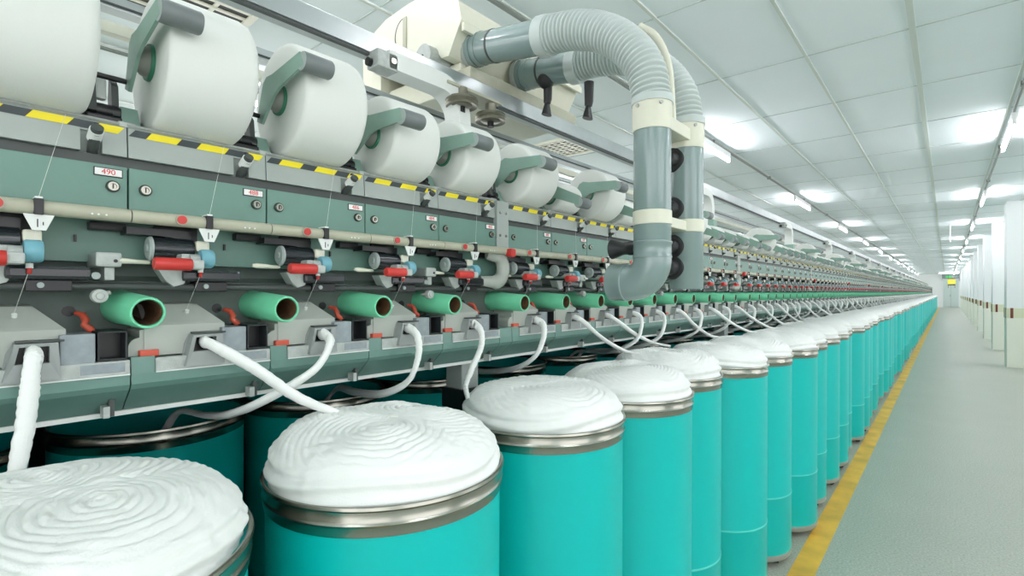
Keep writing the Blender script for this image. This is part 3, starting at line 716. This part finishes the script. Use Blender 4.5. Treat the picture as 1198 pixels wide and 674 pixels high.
# ------------------------------------------------------------------ cans
RIM = 1.08; RC = .228
def can_parts(seg):
    a = MB(); a.lathe([(.213,.06),(.2165,.055),(.2175,.07),(.2175,.352),(.2185,.355),(.2185,.361),(.2175,.364),(.2195,1.03),(.2195,RIM-.01),(.212,RIM-.01),(.210,.9),(.209,.5)], (0,0,0), (0,0,1), 'teal', seg)
    s_ = MB(); s_.lathe([(.2183,.354),(.2192,.355),(.2192,.361),(.2183,.362)], (0,0,0), (0,0,1), 'teald', seg)
    r = MB(); r.lathe([(.2195,1.032),(.2222,1.031),(.2230,1.035),(.2225,1.045),(.2245,1.048),(.2255,1.050),(.2245,1.052),(.2225,1.055),(.2222,1.070),(.2262,1.0715),(.228,1.0745),(.2268,1.0790),(.2240,RIM),(.2205,1.0785),(.2190,1.074),(.2185,1.04)], (0,0,0), (0,0,1), 'steel', seg)
    b = MB(); b.lathe([(0,.034),(.208,.034),(.2165,.036),(.219,.040),(.219,.062),(.2155,.068)], (0,0,0), (0,0,1), 'canbase', seg)
    for q in range(4):
        an = PI/4+q*PI/2; b.cyl((.17*math.cos(an)-.012,.17*math.sin(an),.018),(.17*math.cos(an)+.012,.17*math.sin(an),.018),.0178,'black',seg=12)
    return a, s_, r, b
cp = can_parts(96); CM = [x.mesh(n) for x, n in zip(cp, ('can_body', 'can_seam', 'rim_band', 'can_base'))]
cj = MB()
for q in can_parts(40): cj.join(q)
can_small = cj.mesh('sliver_can_small')

def coil_mesh(name, seed, na, nr, top, low=False):
    rs = np.random.RandomState(seed)
    # profile from centre to edge and then down into the can
    S = np.linspace(0, 1, nr)
    A = np.linspace(0, 2*PI, na, endpoint=False)
    RR = .2150; drop = .05
    prof_r = np.where(S < .78, RR*.965*(S/.78)**.92, 0); prof_z = np.zeros(nr)
    for i, s in enumerate(S):
        if s < .78:
            q = (s/.78); prof_z[i] = top*(1-.46*q**4.2-.10*q**12)
            prof_r[i] = RR*.965*q
        else:
            q = (s-.78)/.22; prof_r[i] = RR*(.965+.04*math.sin(min(q*2.2, 1)*PI/2))-.008*max(0, q-.75)/.25
            prof_z[i] = top*.44*(1-q)**1.05-drop*q**1.5
    r = np.repeat(prof_r[:, None], na, 1); z = np.repeat(prof_z[:, None], na, 1); a = np.repeat(A[None, :], nr, 0)
    # lopsided heap
    for kk in range(1, 5):
        am, ph = rs.uniform(.001, .006)/kk**.5, rs.uniform(0, 2*PI); w = np.clip(1-np.abs(S-.7)/.5, 0, 1)[:, None]
        z = z+am*np.cos(kk*a+ph)*w; 
        r = r*(1+.010/kk*np.cos((kk+1)*a+ph*1.7)*np.clip((S-.3)/.4, 0, 1)[:, None]*(S < .92)[:, None])
    x = r*np.cos(a); y = r*np.sin(a)
    bump = np.zeros_like(x); have = np.full(x.shape, -1.0)
    N = 44; th0 = rs.uniform(0, 2*PI); step = rs.uniform(.33, .42)
    for j in range(N):
        th = th0+j*step; cr = .102+rs.uniform(-.006, .006); rho = .106+rs.uniform(-.006, .006)
        cx, cy = cr*math.cos(th), cr*math.sin(th)
        d = np.abs(np.hypot(x-cx, y-cy)-rho); w = .0125+rs.uniform(-.002, .002)
        wob = .003*np.sin(np.arctan2(y-cy, x-cx)*rs.randint(3, 8)+rs.uniform(0, 6))
        d = np.abs(d+wob)
        h = np.sqrt(np.clip(1-(d/w)**2, 0, 1))
        lay = .0035*(j/N)+.0068*h
        # later rings cover the earlier ones
        bump = np.where(d < w, np.maximum(bump*.55, lay), bump)
    # nested arcs of rope around two off-centre eyes
    def wob(f, s0): return np.sin(x*f+s0)*np.cos(y*f*.9+s0*1.7)
    ea = rs.uniform(0, 2*PI); e1 = (.075*math.cos(ea), .075*math.sin(ea)); e2 = (-.085*math.cos(ea+.5), -.085*math.sin(ea+.5))
    q1 = np.hypot(x-e1[0], (y-e1[1])*1.12)+.006*wob(22, 1.0)+.002*wob(60, 2.0)
    q2 = np.hypot(x-e2[0], y-e2[1])+.006*wob(19, 3.0)+.002*wob(64, .5)
    g1 = np.abs(np.sin(PI*q1/.0125))**.75; g2 = np.abs(np.sin(PI*q2/.0135))**.75
    mk = 1/(1+np.exp(-(q2-q1+.05+.03*wob(14, 2.2))/.006))
    amp = .65+.35*wob(31, 4.0)
    bump = .0038*(g1*mk+g2*(1-mk))*amp+.0035*mk+.0026*wob(33, 1.3)+bump*.22
    side = np.clip((S-.70)/.12, 0, 1)[:, None]
    ring = .0045*np.abs(np.sin(S*PI*26/1.0))[:, None]*np.ones_like(a)
    ring = .0046*np.sin((S[:, None]*78)+2.2*np.sin(a+th0)+1.3*np.sin(3*a+1))
    # fuzzy fibres
    fz = np.zeros_like(x)
    for q in range(5):
        f1, f2, p1 = rs.uniform(30, 90), rs.uniform(30, 90), rs.uniform(0, 6); fz += .0005*np.sin(x*f1*2+y*f2*1.5+p1)*np.cos(y*f1*1.7-x*f2+p1)
    disp = bump*(1-side)+ring*side*.8+fz
    # displacement mostly outwards/up
    nz = 1-side*.8; nrx = side*1.0
    r2 = r+disp*nrx*(S > .5)[:, None]; z2 = z+disp*nz
    x = r2*np.cos(a); y = r2*np.sin(a)
    vs = np.stack([x, y, z2], -1).reshape(-1, 3)
    mb_ = MB(); f = [(i*na+j, i*na+(j+1) % na, (i+1)*na+(j+1) % na, (i+1)*na+j) for i in range(nr-1) for j in range(na)]
    f = [t[::-1] for t in f]
    mb_.add(vs.tolist(), f, 'sliver', True)
    me = mb_.mesh(name)
    # make normals point up
    bm = bmesh.new(); bm.from_mesh(me); bmesh.ops.remove_doubles(bm, verts=bm.verts, dist=1e-6); bm.normal_update()
    if sum(fc.normal.z*fc.calc_area() for fc in bm.faces) < 0: bmesh.ops.reverse_faces(bm, faces=bm.faces)
    bm.to_mesh(me); bm.free(); return me
COILN = [coil_mesh('coiled_sliver_%d' % i, 11+i*7, 360, 190, .079+.005*(i % 2)) for i in range(3)]
COILM = [coil_mesh('coiled_sliver_m%d' % i, 50+i*7, 120, 64, .086+.006*(i % 2)) for i in range(4)]
COILF = [coil_mesh('coiled_sliver_f%d' % i, 90+i*5, 44, 22, .086) for i in range(4)]

front = [(-.845,.105),(-.838,.604),(-.851,1.12),(-.843,1.58),(-.9,2.04),(-.843,2.50),(-.84,2.97),(-.80,3.435)]
jr = random.Random(5)
y = 3.905
while y < YEND-.3:
    front.append((-.835+jr.uniform(-.02, .028), y+jr.uniform(-.004, .004))); y += .4716
front = [(-.85,-.365)]+front
extra = [(-.84,-.84),(-.845,-1.31),(-.84,-1.78)]  # unseen cans, added to shut light out below the machine's near end
NCN = 16
CANS = []
for i, (x, y) in enumerate(front+extra):
    idx = i-1 if i < len(front) else -1
    if idx < 0: l = 'turquoise sliver can beyond the lower left edge of the frame'
    elif idx == 0: l = 'nearest turquoise can, cut off at the lower left corner'
    elif idx < 30: l = 'turquoise sliver can with steel rim, %s from the left in the front row' % ORD[idx]
    else: l = 'small distant turquoise can far down the front row'
    if idx < NCN:
        c = link('sliver_can', None, None, (x, y, 0), (0, 0, jr.uniform(0, 6)))
        for n, me in zip(('can_body', 'seam_ring', 'rim_band', 'can_base'), CM): link(n, me, c)
    else: c = link('sliver_can', can_small, None, (x, y, 0))
    tag(c, l, 'can', 'sliver cans in the front row')
    if idx < 0: cl = 'coiled white sliver beyond the lower left edge'
    elif idx == 0: cl = 'big white heap of coiled cotton sliver at the lower left'
    elif idx < 30: cl = 'heap of coiled white cotton sliver filling the %s front can' % ORD[idx]
    else: cl = 'small distant heap of white sliver on a front can'
    me = COILN[idx % 3] if idx < 9 else (COILM[idx % 4] if idx < 18 else COILF[idx % 4])
    rz = {0: 2.2, 1: 0.9, 2: 3.9, 3: 5.2}.get(idx, jr.uniform(0, 6))
    k_ = link('coiled_sliver', me, None, (x, y, RIM), (0, 0, rz)); tag(k_, cl, 'cotton sliver', 'coiled sliver heaps in the front cans')
rear = []
y = -.05
while y < 24: rear.append((-1.65+jr.uniform(-.01, .01), y)); y += .4716
for i, (x, y) in enumerate(rear):
    l = 'shaded turquoise can under the machine, %s of the rear row' % ORD[i] if i < 6 else 'rear row turquoise can hidden in the shade under the machine'
    if i < 10:
        c = link('sliver_can', None, None, (x, y, 0))
        for n, me in zip(('can_body', 'seam_ring', 'rim_band', 'can_base'), CM): link(n, me, c)
    else: c = link('sliver_can', can_small, None, (x, y, 0))
    tag(c, l, 'can', 'sliver cans in the rear row')
    k_ = link('coiled_sliver', COILF[i % 4], None, (x, y, RIM-.16), (0, 0, jr.uniform(0, 6))); k_.scale = (.93, .93, .8)
    tag(k_, 'white sliver sunk low inside the %s rear can' % ORD[i] if i < 6 else 'white sliver sunk low inside a rear can under the machine', 'cotton sliver', 'sliver in the rear cans')

# ------------------------------------------------------------------ sliver strands
def strand(pts, seed, seg=12, n=60, r=.0125):
    rs = random.Random(seed); P = smooth_path(pts, n); ph = rs.uniform(0, 6); f = rs.uniform(9, 14)
    rad = []
    for i in range(n):
        t = i/(n-1); e = min(1, .6+t*9)*(1-.22*t)
        rad.append(r*e*(1+.09*math.sin(t*f+ph)+.03*math.sin(t*f*2.3+ph*2)+rs.uniform(-.012, .012)))
    a = MB(); a.sweep([p+Vector((rs.uniform(-.0006,.0006), rs.uniform(-.0008,.0008), 0)) for p in P], rad, 'sliver', seg=seg, up=(0,1,.2), squash=.68, smooth=True)
    return a.mesh('sliver_strand')
def nearest(cs, y): return min(cs, key=lambda c: abs(c[1]-y))
ZI = 1.317
ZST = 0
def start(yc): return [(-1.045, yc, ZI+.001), (-1.022, yc, ZI+.001)]
special = {
    0: ([(-1.008,.108,1.305),(-1.0,.104,1.26),(-1.004,.098,1.20),(-1.01,.088,1.13),(-.99,.08,1.09)], 'f'),
    1: ([(-.998,.362,1.303),(-.975,.415,1.262),(-.952,.47,1.212),(-.926,.53,1.176),(-.90,.57,1.160),(-.86,.60,1.150)], 'f'),
    2: ([(-.997,.57,1.30),(-.99,.53,1.25),(-1.02,.45,1.20),(-1.12,.42,1.160),(-1.26,.42,1.135),(-1.44,.42,1.115),(-1.55,.42,1.05)], 'r'),
    3: ([(-.99,.80,1.30),(-.985,.797,1.25),(-1.01,.785,1.19),(-1.10,.775,1.15),(-1.26,.80,1.130),(-1.44,.85,1.112),(-1.55,.87,1.05)], 'r'),
    4: ([(-.996,1.03,1.30),(-.985,1.02,1.26),(-.992,.99,1.20),(-1.0,.975,1.155),(-.985,.97,1.12)], 'f'),
}
patt = {5:'r',6:'f',7:'f',8:'r',9:'r',10:'f',11:'r',12:'f',13:'r',14:'f',15:'r'}
fc = front[:]
for k in range(-1, NU):
    yc = ybase(k)+.112
    if k in special: pts, kind = special[k]; pts = start(yc)+pts
    else:
        kind = patt.get(k, 'f' if k % 2 == 0 else 'r') if k > 0 else 'f'
        if kind == 'f':
            c = nearest(fc, yc+.36+jr.uniform(-.05,.05)); ex, ey = c[0]-.13+jr.uniform(-.02,.03), c[1]-.10+jr.uniform(-.04,.04)
            if k in (6, 7, 10): ex, ey = {6: (-1.0,1.88), 7: (-1.03,2.24), 10: (-.99,2.84)}[k]
            if k < 0: c = fc[0]; ex, ey = c[0]-.1, c[1]+.05
            pts = start(yc)+[(-.998, yc+.012, 1.303)]+[(-.998+(ex+.998)*t, yc+.012+(ey-yc-.012)*t, 1.303+(1.170-1.303)*t-.012*math.sin(PI*t)) for t in (.33, .66, 1)]+[(ex+.05, ey+.04, 1.158)]
        else:
            c = nearest(rear, yc+.12) if yc < 23 else (-1.65, yc+.1)
            ex, ey = c[0]+.12, min(max(c[1], yc+.02), yc+.22)
            dy = ey-yc
            pts = start(yc)+[(-.995,yc+.0,1.302),(-.985,yc-.015,1.262),(-1.0,yc-.04,1.205),(-1.10,yc-.02,1.155),(-1.27,yc+dy*.5,1.122),(-1.45,yc+dy*.9,1.105),(-1.53,ey,1.04)]
    sg, nn = (16, 90) if k < 6 else ((10, 40) if k < 30 else (6, 18))
    me = strand(pts, k+100, sg, nn, .0132 if k < 3 else (.0125 if k < 6 else .0105))
    o = link('sliver_strand', me)
    if k < 0: l = 'white sliver strand beyond the left edge of the frame'
    elif k == 0: l = 'white sliver strand hanging from the leftmost inlet into the nearest can'
    elif k < 25: l = 'white sliver strand from the %s inlet running %s' % (ORD[k], 'to a front can' if kind == 'f' else 'back under the machine')
    else: l = 'small distant white sliver strand %s' % ('slanting to a front can' if kind == 'f' else 'curving back under the machine')
    tag(o, l, 'cotton sliver', 'sliver strands feeding the inlets')

# ------------------------------------------------------------------ light, world, view
w = bpy.data.worlds.new('world'); sc.world = w; w.use_nodes = True
w.node_tree.nodes['Background'].inputs['Color'].default_value = (1, .988, 1.005, 1)
w.node_tree.nodes['Background'].inputs['Strength'].default_value = 2.2
sc.view_settings.view_transform = 'Standard'; sc.view_settings.look = 'None'
sc.view_settings.exposure = 0.38; sc.view_settings.gamma = 1; sc.view_settings.use_curve_mapping = False
sc.cycles.use_denoising = True
sc.cycles.max_bounces = 8; sc.cycles.diffuse_bounces = 5; sc.cycles.glossy_bounces = 4
